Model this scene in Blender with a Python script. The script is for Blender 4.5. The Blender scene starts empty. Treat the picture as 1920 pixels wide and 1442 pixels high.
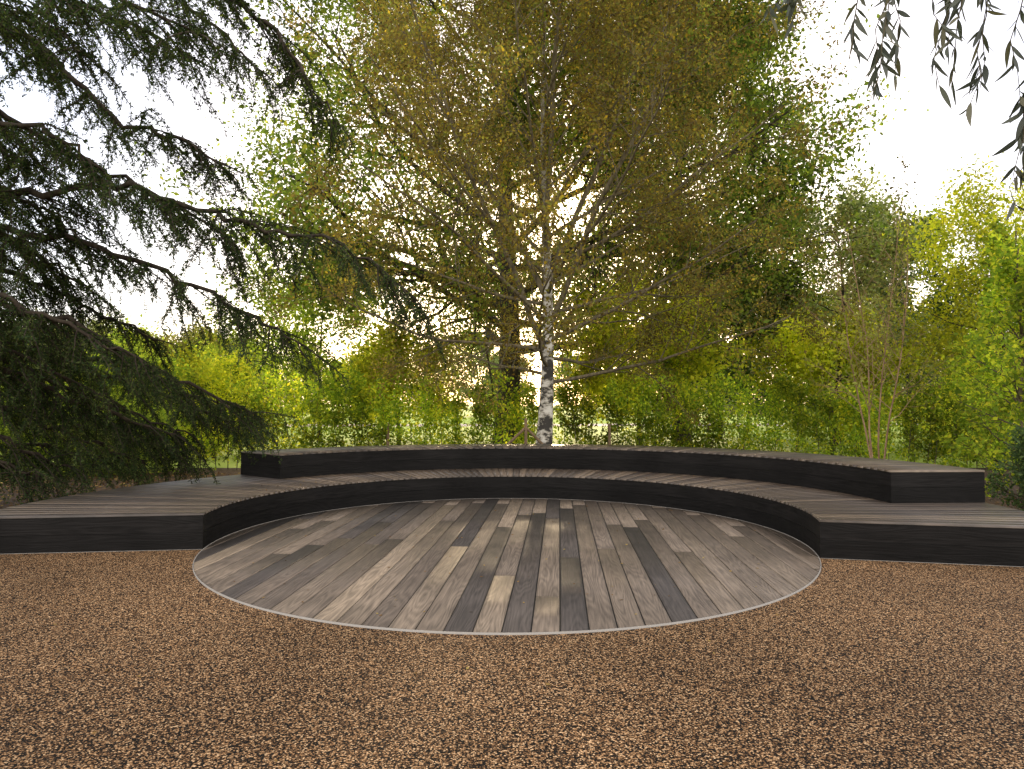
import bpy, math, random
import numpy as np
from mathutils import Vector
random.seed(7); RS=np.random.RandomState(7)
scene=bpy.context.scene
COL=scene.collection
pi=math.pi

# ------------------------------------------------------------------ helpers
def new_obj(name,data,parent=None,loc=(0,0,0)):
    o=bpy.data.objects.new(name,data); COL.objects.link(o)
    o.location=loc
    if parent: o.parent=parent
    return o
def thing(name,label,cat,loc=(0,0,0),group=None):
    e=new_obj(name,None,None,loc); e.empty_display_size=0.3
    e["label"]=label; e["category"]=cat
    if group: e["group"]=group
    return e
def mk_mesh(name,V,F,mat,attrs=None,uv=None,smooth=False):
    V=np.asarray(V,dtype=np.float32); F=np.asarray(F,dtype=np.int32)
    me=bpy.data.meshes.new(name)
    k=F.shape[1]; m=len(F)
    me.vertices.add(len(V)); me.vertices.foreach_set("co",V.ravel())
    me.loops.add(m*k); me.loops.foreach_set("vertex_index",F.ravel())
    me.polygons.add(m)
    me.polygons.foreach_set("loop_start",np.arange(0,m*k,k,dtype=np.int32))
    me.polygons.foreach_set("loop_total",np.full(m,k,dtype=np.int32))
    if smooth: me.polygons.foreach_set("use_smooth",np.ones(m,dtype=bool))
    me.update(calc_edges=True)
    if attrs:
        for n,a in attrs.items():
            at=me.attributes.new(n,'FLOAT','POINT'); at.data.foreach_set("value",np.asarray(a,dtype=np.float32))
    if uv is not None:
        l=me.uv_layers.new(name="UVMap"); l.data.foreach_set("uv",np.asarray(uv,dtype=np.float32).ravel())
    me.materials.append(mat)
    return me

def tubes(polys,kbig=8,ksmall=3,thr=0.035):
    groups={}
    for pts,rad in polys:
        k=kbig if rad[0]>thr else ksmall
        groups.setdefault((len(pts),k),[]).append((pts,rad))
    VV=[];FF=[];off=0
    for (n,k),L in groups.items():
        P=np.array([[tuple(p) for p in a] for a,_ in L],dtype=np.float64); R=np.array([b for _,b in L])
        T=np.gradient(P,axis=1); T/=np.linalg.norm(T,axis=2,keepdims=True)+1e-9
        avg=P[:,-1]-P[:,0]; avg/=np.linalg.norm(avg,axis=1,keepdims=True)+1e-9
        ref=np.where(np.abs(avg[:,2:3])>0.75,np.array([[1.,0,0]]),np.array([[0,0,1.]]))[:,None,:]
        U=np.cross(T,np.broadcast_to(ref,T.shape)); U/=np.linalg.norm(U,axis=2,keepdims=True)+1e-9
        W=np.cross(T,U)
        a=np.arange(k)*2*pi/k
        ring=P[:,:,None,:]+R[:,:,None,None]*(U[:,:,None,:]*np.cos(a)[None,None,:,None]+W[:,:,None,:]*np.sin(a)[None,None,:,None])
        B=len(L); idx=np.arange(B*n*k).reshape(B,n,k)+off
        i0=idx[:,:-1,:];i1=idx[:,1:,:]
        f=np.stack([i0,np.roll(i0,-1,2),np.roll(i1,-1,2),i1],-1).reshape(-1,4)
        VV.append(ring.reshape(-1,3));FF.append(f);off+=B*n*k
    return np.concatenate(VV),np.concatenate(FF)

def nrm(a): return a/(np.linalg.norm(a,axis=1,keepdims=True)+1e-9)
def leaves(P,size,aspect=0.5,droop=0.3,rs=RS,D=None,var=0.35,fold=0.12,cl=1.0):
    """diamond leaves; returns verts, faces, attribute dict (rnd per leaf, clump per leaf)"""
    n=len(P)
    if D is None:
        D=rs.normal(size=(n,3)); D[:,2]-=droop
    D=nrm(D); N=nrm(rs.normal(size=(n,3))); S=nrm(np.cross(D,N)); N=np.cross(S,D)
    L=(size*(1+var*(rs.rand(n)*2-1)))[:,None]
    W=L*aspect*(0.8+0.4*rs.rand(n)[:,None])*0.5
    mid=P+D*L*0.42+N*L*fold
    V=np.stack([P,mid+S*W,P+D*L,mid-S*W],1).reshape(-1,3)
    F=np.arange(4*n).reshape(n,4)
    c=np.zeros(n)
    for k in range(5):
        w=rs.normal(size=3)*cl*(1+0.5*k); c+=np.sin(P@w+rs.rand()*6.28)
    c=1.0+0.2*c
    return V,F,{"rnd":np.repeat(rs.rand(n),4),"clump":np.repeat(np.clip(c,0.45,1.55),4)}

# ------------------------------------------------------------------ materials
def mat_new(name):
    m=bpy.data.materials.new(name); m.use_nodes=True; nt=m.node_tree
    for n in list(nt.nodes): nt.nodes.remove(n)
    return m,nt,nt.nodes,nt.links
def ramp(nt,stops,interp='LINEAR'):
    r=nt.nodes.new("ShaderNodeValToRGB"); cr=r.color_ramp; cr.interpolation=interp
    while len(cr.elements)>1: cr.elements.remove(cr.elements[0])
    cr.elements[0].position=stops[0][0]; cr.elements[0].color=(*stops[0][1],1)
    for p,c in stops[1:]:
        e=cr.elements.new(p); e.color=(*c,1)
    return r
def leaf_mat(name,stops,trans=0.45,tboost=(1.5,1.5,0.8),gloss=0.0):
    m,nt,N,L=mat_new(name)
    at=N.new("ShaderNodeAttribute"); at.attribute_name="rnd"
    r=ramp(nt,stops); L.new(at.outputs["Fac"],r.inputs[0])
    ac=N.new("ShaderNodeAttribute"); ac.attribute_name="clump"
    mx=N.new("ShaderNodeVectorMath"); mx.operation='SCALE'; L.new(r.outputs[0],mx.inputs[0]); L.new(ac.outputs["Fac"],mx.inputs[3])
    d=N.new("ShaderNodeBsdfDiffuse"); L.new(mx.outputs[0],d.inputs[0])
    tm=N.new("ShaderNodeVectorMath"); tm.operation='MULTIPLY'; tm.inputs[1].default_value=tboost; L.new(mx.outputs[0],tm.inputs[0])
    t=N.new("ShaderNodeBsdfTranslucent"); L.new(tm.outputs[0],t.inputs[0])
    ms=N.new("ShaderNodeMixShader"); ms.inputs[0].default_value=trans; L.new(d.outputs[0],ms.inputs[1]); L.new(t.outputs[0],ms.inputs[2])
    out=ms
    if gloss>0:
        g=N.new("ShaderNodeBsdfGlossy"); g.inputs["Roughness"].default_value=0.45; g.inputs[0].default_value=(0.8,0.8,0.8,1)
        m2=N.new("ShaderNodeMixShader"); m2.inputs[0].default_value=gloss; L.new(ms.outputs[0],m2.inputs[1]); L.new(g.outputs[0],m2.inputs[2]); out=m2
    o=N.new("ShaderNodeOutputMaterial"); L.new(out.outputs[0],o.inputs[0])
    return m
def bark_mat(name,c1,c2,scale=(6,6,1.2),bump=0.6,rough=0.9):
    m,nt,N,L=mat_new(name)
    tc=N.new("ShaderNodeTexCoord"); mp=N.new("ShaderNodeMapping"); mp.inputs["Scale"].default_value=scale
    L.new(tc.outputs["Object"],mp.inputs[0])
    no=N.new("ShaderNodeTexNoise"); no.inputs["Scale"].default_value=3; no.inputs["Detail"].default_value=3; L.new(mp.outputs[0],no.inputs["Vector"])
    r=ramp(nt,[(0.3,c1),(0.7,c2)]); L.new(no.outputs[0],r.inputs[0])
    b=N.new("ShaderNodeBsdfPrincipled"); b.inputs["Roughness"].default_value=rough; L.new(r.outputs[0],b.inputs["Base Color"]); b.inputs["Specular IOR Level"].default_value=0.2
    if bump>0:
        bp=N.new("ShaderNodeBump"); bp.inputs["Strength"].default_value=bump; bp.inputs["Distance"].default_value=0.02; L.new(no.outputs[0],bp.inputs["Height"]); L.new(bp.outputs[0],b.inputs["Normal"])
    o=N.new("ShaderNodeOutputMaterial"); L.new(b.outputs[0],o.inputs[0])
    return m
def birch_mat():
    m,nt,N,L=mat_new("birch_bark")
    tc=N.new("ShaderNodeTexCoord"); mp=N.new("ShaderNodeMapping"); mp.inputs["Scale"].default_value=(2.4,2.4,4.5)
    L.new(tc.outputs["Object"],mp.inputs[0])
    no=N.new("ShaderNodeTexNoise"); no.inputs["Scale"].default_value=1.3; no.inputs["Detail"].default_value=6; no.inputs["Roughness"].default_value=0.65; L.new(mp.outputs[0],no.inputs["Vector"])
    sx=N.new("ShaderNodeSeparateXYZ"); L.new(tc.outputs["Object"],sx.inputs[0])
    mr=N.new("ShaderNodeMapRange"); mr.inputs[1].default_value=0; mr.inputs[2].default_value=4.0; mr.inputs[3].default_value=-0.06; mr.inputs[4].default_value=0.02; L.new(sx.outputs[2],mr.inputs[0])
    ad=N.new("ShaderNodeMath"); L.new(no.outputs[0],ad.inputs[0]); L.new(mr.outputs[0],ad.inputs[1])
    r=ramp(nt,[(0.0,(0.015,0.012,0.01)),(0.44,(0.03,0.025,0.02)),(0.48,(0.30,0.27,0.22)),(0.55,(0.60,0.57,0.52)),(1,(0.72,0.69,0.64))]); L.new(ad.outputs[0],r.inputs[0])
    mr2=N.new("ShaderNodeMapRange"); mr2.inputs[1].default_value=3.0; mr2.inputs[2].default_value=5.5; L.new(sx.outputs[2],mr2.inputs[0])
    mx=N.new("ShaderNodeMix"); mx.data_type='RGBA'; mx.inputs[7].default_value=(0.17,0.145,0.095,1)
    mm=N.new("ShaderNodeMath"); mm.operation='MULTIPLY'; mm.inputs[1].default_value=0.75; L.new(mr2.outputs[0],mm.inputs[0])
    L.new(mm.outputs[0],mx.inputs[0]); L.new(r.outputs[0],mx.inputs[6])
    b=N.new("ShaderNodeBsdfPrincipled"); b.inputs["Roughness"].default_value=0.7; L.new(mx.outputs[2],b.inputs["Base Color"])
    bp=N.new("ShaderNodeBump"); bp.inputs["Strength"].default_value=0.7; bp.inputs["Distance"].default_value=0.02; L.new(ad.outputs[0],bp.inputs["Height"]); L.new(bp.outputs[0],b.inputs["Normal"])
    o=N.new("ShaderNodeOutputMaterial"); L.new(b.outputs[0],o.inputs[0])
    return m
def wood_mat(name,stops,rough=(0.4,0.65),gs=26,bump=0.5,contrast=(0.65,1.25),spec=0.5):
    m,nt,N,L=mat_new(name)
    at=N.new("ShaderNodeAttribute"); at.attribute_name="rnd"
    uv=N.new("ShaderNodeUVMap"); sp=N.new("ShaderNodeSeparateXYZ"); L.new(uv.outputs[0],sp.inputs[0])
    mu=N.new("ShaderNodeMath"); mu.operation='MULTIPLY'; mu.inputs[1].default_value=37.0; L.new(at.outputs["Fac"],mu.inputs[0])
    cb=N.new("ShaderNodeCombineXYZ"); L.new(sp.outputs[0],cb.inputs[0]); L.new(sp.outputs[1],cb.inputs[1]); L.new(mu.outputs[0],cb.inputs[2])
    mp=N.new("ShaderNodeMapping"); mp.inputs["Scale"].default_value=(1.3,gs,1); L.new(cb.outputs[0],mp.inputs[0])
    n1=N.new("ShaderNodeTexNoise"); n1.inputs["Scale"].default_value=1.4; n1.inputs["Detail"].default_value=5; n1.inputs["Roughness"].default_value=0.62; n1.inputs["Distortion"].default_value=0.7; L.new(mp.outputs[0],n1.inputs["Vector"])
    mp2=N.new("ShaderNodeMapping"); mp2.inputs["Scale"].default_value=(0.55,5.0,1); L.new(cb.outputs[0],mp2.inputs[0])
    n2=N.new("ShaderNodeTexNoise"); n2.inputs["Scale"].default_value=1.2; n2.inputs["Detail"].default_value=1; L.new(mp2.outputs[0],n2.inputs["Vector"])
    m3=N.new("ShaderNodeMath"); m3.operation='MULTIPLY'; m3.inputs[1].default_value=90; L.new(n2.outputs[0],m3.inputs[0])
    s3=N.new("ShaderNodeMath"); s3.operation='SINE'; L.new(m3.outputs[0],s3.inputs[0])
    h=N.new("ShaderNodeMath"); h.operation='MULTIPLY_ADD'; h.inputs[1].default_value=0.09; L.new(s3.outputs[0],h.inputs[0]); L.new(n1.outputs[0],h.inputs[2])
    r=ramp(nt,stops); L.new(at.outputs["Fac"],r.inputs[0])
    mr=N.new("ShaderNodeMapRange"); mr.inputs[1].default_value=0.28; mr.inputs[2].default_value=0.72; mr.inputs[3].default_value=contrast[0]; mr.inputs[4].default_value=contrast[1]; L.new(h.outputs[0],mr.inputs[0])
    tc=N.new("ShaderNodeTexCoord"); n4=N.new("ShaderNodeTexNoise"); n4.inputs["Scale"].default_value=1.3; n4.inputs["Detail"].default_value=4; L.new(tc.outputs["Object"],n4.inputs["Vector"])
    mr4=N.new("ShaderNodeMapRange"); mr4.inputs[1].default_value=0.35; mr4.inputs[2].default_value=0.65; mr4.inputs[3].default_value=0.8; mr4.inputs[4].default_value=1.13; L.new(n4.outputs[0],mr4.inputs[0])
    mm=N.new("ShaderNodeMath"); mm.operation='MULTIPLY'; L.new(mr.outputs[0],mm.inputs[0]); L.new(mr4.outputs[0],mm.inputs[1])
    v=N.new("ShaderNodeVectorMath"); v.operation='SCALE'; L.new(r.outputs[0],v.inputs[0]); L.new(mm.outputs[0],v.inputs[3])
    b=N.new("ShaderNodeBsdfPrincipled"); L.new(v.outputs[0],b.inputs["Base Color"]); b.inputs["Specular IOR Level"].default_value=spec
    mr5=N.new("ShaderNodeMapRange"); mr5.inputs[1].default_value=0.3; mr5.inputs[2].default_value=0.7; mr5.inputs[3].default_value=rough[1]; mr5.inputs[4].default_value=rough[0]; L.new(n4.outputs[0],mr5.inputs[0]); L.new(mr5.outputs[0],b.inputs["Roughness"])
    bp=N.new("ShaderNodeBump"); bp.inputs["Strength"].default_value=bump; bp.inputs["Distance"].default_value=0.004; L.new(h.outputs[0],bp.inputs["Height"]); L.new(bp.outputs[0],b.inputs["Normal"])
    o=N.new("ShaderNodeOutputMaterial"); L.new(b.outputs[0],o.inputs[0])
    return m
def plain(name,c,rough=0.6,metal=0):
    m,nt,N,L=mat_new(name); b=N.new("ShaderNodeBsdfPrincipled"); b.inputs["Base Color"].default_value=(*c,1); b.inputs["Roughness"].default_value=rough; b.inputs["Metallic"].default_value=metal
    no=N.new("ShaderNodeTexNoise"); no.inputs["Scale"].default_value=9; mr=N.new("ShaderNodeMapRange"); mr.inputs[3].default_value=rough-0.15; mr.inputs[4].default_value=min(1,rough+0.15); L.new(no.outputs[0],mr.inputs[0]); L.new(mr.outputs[0],b.inputs["Roughness"])
    o=N.new("ShaderNodeOutputMaterial"); L.new(b.outputs[0],o.inputs[0]); return m
def gravel_mat():
    m,nt,N,L=mat_new("resin_bound_gravel")
    tc=N.new("ShaderNodeTexCoord")
    vo=N.new("ShaderNodeTexVoronoi"); vo.inputs["Scale"].default_value=125; L.new(tc.outputs["Object"],vo.inputs["Vector"])
    sp=N.new("ShaderNodeSeparateColor"); L.new(vo.outputs["Color"],sp.inputs[0])
    r=ramp(nt,[(0.0,(0.008,0.007,0.006)),(0.41,(0.020,0.015,0.012)),(0.50,(0.095,0.050,0.025)),(0.67,(0.26,0.138,0.062)),(0.85,(0.50,0.285,0.138)),(1.0,(0.80,0.54,0.31))])
    n0=N.new("ShaderNodeTexNoise"); n0.inputs["Scale"].default_value=60; n0.inputs["Detail"].default_value=2; L.new(tc.outputs["Object"],n0.inputs["Vector"])
    ad=N.new("ShaderNodeMath"); ad.operation='MULTIPLY_ADD'; ad.inputs[1].default_value=0.5; ad.inputs[2].default_value=-0.25; L.new(n0.outputs[0],ad.inputs[0])
    a2=N.new("ShaderNodeMath"); L.new(sp.outputs[0],a2.inputs[0]); L.new(ad.outputs[0],a2.inputs[1]); L.new(a2.outputs[0],r.inputs[0])
    de=N.new("ShaderNodeMapRange"); de.inputs[1].default_value=0.3; de.inputs[2].default_value=0.8; de.inputs[3].default_value=1.0; de.inputs[4].default_value=0.3; L.new(vo.outputs["Distance"],de.inputs[0])
    n1=N.new("ShaderNodeTexNoise"); n1.inputs["Scale"].default_value=0.45; n1.inputs["Detail"].default_value=4; L.new(tc.outputs["Object"],n1.inputs["Vector"])
    m1=N.new("ShaderNodeMapRange"); m1.inputs[1].default_value=0.3; m1.inputs[2].default_value=0.7; m1.inputs[3].default_value=0.66; m1.inputs[4].default_value=1.15; L.new(n1.outputs[0],m1.inputs[0])
    mm=N.new("ShaderNodeMath"); mm.operation='MULTIPLY'; L.new(de.outputs[0],mm.inputs[0]); L.new(m1.outputs[0],mm.inputs[1])
    v=N.new("ShaderNodeVectorMath"); v.operation='SCALE'; L.new(r.outputs[0],v.inputs[0]); L.new(mm.outputs[0],v.inputs[3])
    b=N.new("ShaderNodeBsdfPrincipled"); L.new(v.outputs[0],b.inputs["Base Color"]); b.inputs["Roughness"].default_value=0.75; b.inputs["Specular IOR Level"].default_value=0.10
    bp=N.new("ShaderNodeBump"); bp.invert=True; bp.inputs["Strength"].default_value=0.9; bp.inputs["Distance"].default_value=0.005; L.new(vo.outputs["Distance"],bp.inputs["Height"]); L.new(bp.outputs[0],b.inputs["Normal"])
    o=N.new("ShaderNodeOutputMaterial"); L.new(b.outputs[0],o.inputs[0]); return m
def noise_ground(name,stops,scale,bump=0.5,dist=0.03,big=0.3):
    m,nt,N,L=mat_new(name)
    tc=N.new("ShaderNodeTexCoord"); n0=N.new("ShaderNodeTexNoise"); n0.inputs["Scale"].default_value=scale; n0.inputs["Detail"].default_value=7; n0.inputs["Roughness"].default_value=0.75; L.new(tc.outputs["Object"],n0.inputs["Vector"])
    n1=N.new("ShaderNodeTexNoise"); n1.inputs["Scale"].default_value=big; n1.inputs["Detail"].default_value=3; L.new(tc.outputs["Object"],n1.inputs["Vector"])
    ad=N.new("ShaderNodeMath"); ad.operation='MULTIPLY_ADD'; ad.inputs[1].default_value=0.5; ad.inputs[2].default_value=-0.25; L.new(n1.outputs[0],ad.inputs[0])
    a2=N.new("ShaderNodeMath"); L.new(n0.outputs[0],a2.inputs[0]); L.new(ad.outputs[0],a2.inputs[1])
    r=ramp(nt,stops); L.new(a2.outputs[0],r.inputs[0])
    b=N.new("ShaderNodeBsdfPrincipled"); b.inputs["Roughness"].default_value=0.9; L.new(r.outputs[0],b.inputs["Base Color"]); b.inputs["Specular IOR Level"].default_value=0.2
    bp=N.new("ShaderNodeBump"); bp.inputs["Strength"].default_value=bump; bp.inputs["Distance"].default_value=dist; L.new(n0.outputs[0],bp.inputs["Height"]); L.new(bp.outputs[0],b.inputs["Normal"])
    o=N.new("ShaderNodeOutputMaterial"); L.new(b.outputs[0],o.inputs[0]); return m

M_grav=gravel_mat()
M_lawn=noise_ground("lawn_grass",[(0.25,(0.20,0.28,0.045)),(0.5,(0.32,0.41,0.075)),(0.75,(0.44,0.50,0.13))],14,0.3,0.02,0.08)
M_mulch=noise_ground("bark_mulch",[(0.3,(0.022,0.015,0.011)),(0.5,(0.06,0.038,0.025)),(0.7,(0.15,0.093,0.058))],28,1.0,0.04,0.5)
M_path=noise_ground("pale_path",[(0.3,(0.42,0.34,0.29)),(0.7,(0.57,0.48,0.42))],6)
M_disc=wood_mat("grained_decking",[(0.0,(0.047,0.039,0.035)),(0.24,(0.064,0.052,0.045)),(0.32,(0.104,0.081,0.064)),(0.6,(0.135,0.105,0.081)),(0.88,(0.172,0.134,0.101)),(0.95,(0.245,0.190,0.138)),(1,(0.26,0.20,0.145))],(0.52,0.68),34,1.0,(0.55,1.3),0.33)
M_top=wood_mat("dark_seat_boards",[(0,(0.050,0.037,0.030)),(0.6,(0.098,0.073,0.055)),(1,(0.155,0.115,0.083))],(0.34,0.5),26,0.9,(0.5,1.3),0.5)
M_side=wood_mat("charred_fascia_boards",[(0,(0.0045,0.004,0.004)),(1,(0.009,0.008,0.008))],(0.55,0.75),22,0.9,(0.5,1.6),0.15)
M_core=plain("dark_substructure",(0.004,0.004,0.004),0.9)
M_metal=plain("steel_edging",(0.27,0.25,0.23),0.65,0.2)
M_birch=birch_mat()
M_blimb=bark_mat("birch_limb_bark",(0.065,0.052,0.034),(0.20,0.165,0.105),bump=0)
M_bark=bark_mat("brown_bark",(0.020,0.016,0.012),(0.062,0.049,0.037),bump=0)
M_bark2=bark_mat("cedar_bark",(0.018,0.013,0.010),(0.055,0.042,0.030))
M_twig=bark_mat("tan_stem_bark",(0.20,0.12,0.07),(0.36,0.24,0.15))
M_hstem=bark_mat("grey_stem_bark",(0.05,0.042,0.027),(0.12,0.095,0.06),bump=0)
M_stake=bark_mat("stake_wood",(0.13,0.09,0.055),(0.25,0.17,0.10),(8,8,1),0.3)
ML_birch=leaf_mat("birch_leaves",[(0,(0.105,0.073,0.033)),(0.3,(0.165,0.125,0.045)),(0.6,(0.175,0.155,0.050)),(0.88,(0.15,0.175,0.050)),(1,(0.42,0.30,0.045))],0.6,(2.0,1.85,0.9))
ML_oak=leaf_mat("oak_leaves",[(0,(0.055,0.085,0.024)),(0.5,(0.10,0.145,0.034)),(0.85,(0.155,0.192,0.042)),(1,(0.25,0.24,0.045))],0.57,(1.85,1.85,0.85))
ML_yel=leaf_mat("yellow_green_leaves",[(0,(0.19,0.23,0.025)),(0.5,(0.33,0.355,0.035)),(1,(0.48,0.43,0.05))],0.6,(1.8,1.8,0.8))
ML_mid=leaf_mat("mid_green_leaves",[(0,(0.080,0.125,0.024)),(0.5,(0.155,0.215,0.040)),(1,(0.30,0.33,0.055))],0.6,(1.9,1.9,0.85))
ML_hedge=leaf_mat("hedge_leaves",[(0,(0.080,0.13,0.020)),(0.5,(0.175,0.245,0.037)),(0.85,(0.34,0.37,0.045)),(1,(0.44,0.39,0.05))],0.62,(2.0,2.0,0.8))
ML_grey=leaf_mat("grey_green_leaves",[(0,(0.11,0.135,0.065)),(0.6,(0.175,0.205,0.095)),(1,(0.25,0.265,0.12))],0.54,(1.6,1.6,0.95))
ML_far=leaf_mat("haze_tinted_distant_leaves",[(0,(0.15,0.17,0.10)),(0.6,(0.22,0.245,0.14)),(1,(0.32,0.32,0.17))],0.5,(1.5,1.5,1.0))  # aerial haze painted into the leaf colour: paler and greyer for the tree line
ML_far2=leaf_mat("haze_tinted_olive_leaves",[(0,(0.17,0.16,0.09)),(0.6,(0.25,0.24,0.12)),(1,(0.34,0.30,0.14))],0.5,(1.5,1.45,1.0))  # olive variant, distance haze likewise put into the colour
ML_dark=leaf_mat("dark_green_leaves",[(0,(0.035,0.060,0.027)),(0.6,(0.065,0.10,0.042)),(1,(0.11,0.15,0.055))],0.42,(1.5,1.6,0.85))
ML_ced=leaf_mat("cedar_needles",[(0,(0.022,0.038,0.018)),(0.6,(0.044,0.069,0.029)),(1,(0.105,0.13,0.045))],0.28,(1.7,1.7,0.6))
ML_euc=leaf_mat("eucalyptus_leaves",[(0,(0.035,0.043,0.038)),(0.7,(0.065,0.075,0.055)),(1,(0.13,0.115,0.06))],0.22,(1.4,1.5,0.8),0.05)
ML_rust=leaf_mat("dull_olive_leaves",[(0,(0.14,0.115,0.04)),(0.5,(0.18,0.18,0.05)),(1,(0.22,0.25,0.06))],0.5,(1.5,1.5,0.8))
ML_lit=leaf_mat("fallen_leaf_surface",[(0,(0.09,0.045,0.02)),(0.6,(0.2,0.12,0.045)),(1,(0.32,0.24,0.08))],0.1,(1,1,1))

# ------------------------------------------------------------------ world, sun, camera
AZ=math.radians(4); EL=math.radians(12.5)
sdir=Vector((math.sin(AZ)*math.cos(EL),math.cos(AZ)*math.cos(EL),math.sin(EL)))
w=bpy.data.worlds.new("World"); scene.world=w; w.use_nodes=True
nt=w.node_tree; N=nt.nodes; L=nt.links
for n in list(N): N.remove(n)
sky=N.new("ShaderNodeTexSky"); sky.sky_type='NISHITA'; sky.sun_disc=False; sky.sun_elevation=EL; sky.sun_rotation=AZ
sky.air_density=1.0; sky.dust_density=2.0; sky.ozone_density=1.0
bg=N.new("ShaderNodeBackground"); bg.inputs[1].default_value=0.15
tcw=N.new("ShaderNodeTexCoord"); dp=N.new("ShaderNodeVectorMath"); dp.operation='DOT_PRODUCT'; dp.inputs[1].default_value=tuple(sdir); L.new(tcw.outputs["Generated"],dp.inputs[0])
rw=ramp(nt,[(0.0,(1.0,0.90,0.79)),(0.55,(0.96,0.88,0.80)),(0.78,(0.64,0.62,0.63)),(0.87,(0.38,0.385,0.445)),(0.93,(0.44,0.415,0.45)),(1.0,(0.9,0.79,0.70))])
mw=N.new("ShaderNodeMapRange"); mw.inputs[1].default_value=-1; mw.inputs[2].default_value=1; L.new(dp.outputs["Value"],mw.inputs[0]); L.new(mw.outputs[0],rw.inputs[0])
nc=N.new("ShaderNodeTexNoise"); nc.inputs["Scale"].default_value=2.2; nc.inputs["Detail"].default_value=4; L.new(tcw.outputs["Generated"],nc.inputs["Vector"])
mc=N.new("ShaderNodeMapRange"); mc.inputs[1].default_value=0.3; mc.inputs[2].default_value=0.7; mc.inputs[3].default_value=12.5; mc.inputs[4].default_value=17.0; L.new(nc.outputs[0],mc.inputs[0])
hz=N.new("ShaderNodeVectorMath"); hz.operation='SCALE'; L.new(mc.outputs[0],hz.inputs[3]); L.new(rw.outputs[0],hz.inputs[0])
ov=N.new("ShaderNodeVectorMath"); ov.operation='ADD'
L.new(sky.outputs[0],ov.inputs[0]); L.new(hz.outputs[0],ov.inputs[1]); L.new(ov.outputs[0],bg.inputs[0])
wo=N.new("ShaderNodeOutputWorld"); L.new(bg.outputs[0],wo.inputs[0])
sl=bpy.data.lights.new("sun","SUN"); sl.energy=5.0; sl.angle=math.radians(2.2); sl.color=(1,0.76,0.48)
so=new_obj("sun",sl)
so.rotation_euler=sdir.to_track_quat('Z','Y').to_euler(); so.location=(0,30,30)
cd=bpy.data.cameras.new("camera"); cam=new_obj("camera",cd,None,(0,0,1.6)); cd.sensor_width=36; cd.lens=36*1270/1920
cd.clip_end=3000; cam.rotation_euler=(math.radians(90+1.76),0,0); scene.camera=cam
scene.view_settings.view_transform='Standard'; scene.view_settings.look='None'; scene.view_settings.exposure=0

# ------------------------------------------------------------------ ground
def sheet(name,pts,z,mat):
    me=bpy.data.meshes.new(name); me.from_pydata([(x,y,z) for x,y in pts],[],[list(range(len(pts)))]); me.materials.append(mat)
    o=new_obj(name,me); o["kind"]="structure"; return o
sheet("ground",[(-900,-900),(900,-900),(900,1500),(-900,1500)],-0.016,M_lawn)
sheet("mulch_bed_ground",[(-40,7.0),(40,6.2),(40,17.5),(-40,17.5)],-0.008,M_mulch)
sheet("gravel_ground",[(-40,-15),(40,-15),(40,6.6),(5.72,6.75),(3,7.6),(-3,8.0),(-5.6,7.4),(-40,7.2)],0.0,M_grav)
sheet("path",[(-120,46),(120,58),(120,65),(-120,53)],-0.010,M_path)

# ------------------------------------------------------------------ circular deck
CX,CY=-0.05,8.2; R0=3.42
th=math.radians(4.0)
deck=thing("circular_deck","round stage of grey brown wooden boards set flush in gravel","deck",(CX,CY,0))
rs=np.random.RandomState(12)
V=[];F=[];A=[];UV=[]
bw=0.205; nb=int(2*R0/bw)+2
for i in range(nb):
    u0=-R0-0.05+i*bw; u1=u0+bw-0.012
    joints=[-4.0]; y=-3.2+rs.rand()*6.5
    while y<3.2: joints.append(y); y+=3.6*(0.9+0.2*rs.rand())
    joints.append(4.0)
    for a,b in zip(joints[:-1],joints[1:]):
        us=np.linspace(max(u0,-R0),min(u1,R0),9); 
        if us[-1]<=us[0]: continue
        q=np.sqrt(np.maximum(R0*R0-us*us,0)); lo=np.maximum(a+0.002,-q); hi=np.minimum(b-0.002,q)
        if (hi-lo).max()<0.02: continue
        hi=np.maximum(hi,lo)
        r=rs.rand(); ht=0.012+rs.rand()*0.0012
        if us.mean()>0.4: r=0.33+0.5*r if r>0.12 else r
        s=len(V)
        for k in range(9):
            V+= [(us[k],lo[k],ht),(us[k],hi[k],ht),(us[k],lo[k],0.002),(us[k],hi[k],0.002)]; A+=[r]*4
        for k in range(8):
            p=s+4*k; n_=p+4
            fs=[(p,n_,n_+1,p+1),(p,p+2,n_+2,n_),(p+1,n_+1,n_+3,p+3)]
            for f in fs: F.append(f); UV+=[(V[j][1],V[j][0]) for j in f]
        for p,flip in ((s,0),(s+32,1)):
            f=(p,p+1,p+3,p+2) if not flip else (p,p+2,p+3,p+1)
            F.append(f); UV+=[(V[j][1],V[j][0]) for j in f]
o=new_obj("decking",mk_mesh("decking",V,F,M_disc,{"rnd":A},UV),deck); o.rotation_euler=(0,0,-th)
me=bpy.data.meshes.new("base"); n=128
me.from_pydata([((R0+0.004)*math.cos(2*pi*i/n),(R0+0.004)*math.sin(2*pi*i/n),0.004) for i in range(n)],[],[list(range(n))]); me.materials.append(M_core)
new_obj("sub_base",me,deck)
def ring_prism(r0,r1,z0,z1,n=160):
    V=[];F=[]
    for i in range(n):
        a=2*pi*i/n; c,s=math.cos(a),math.sin(a)
        V+=[(r0*c,r0*s,z0),(r0*c,r0*s,z1),(r1*c,r1*s,z1),(r1*c,r1*s,z0)]
    for i in range(n):
        p=4*i;q=4*((i+1)%n)
        F+=[(p,p+1,q+1,q),(p+1,p+2,q+2,q+1),(p+2,p+3,q+3,q+2)]
    return V,F
V,F=ring_prism(R0+0.003,R0+0.011,-0.01,0.015)
new_obj("steel_edging",mk_mesh("steel_edging",V,F,M_metal),deck)

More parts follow.
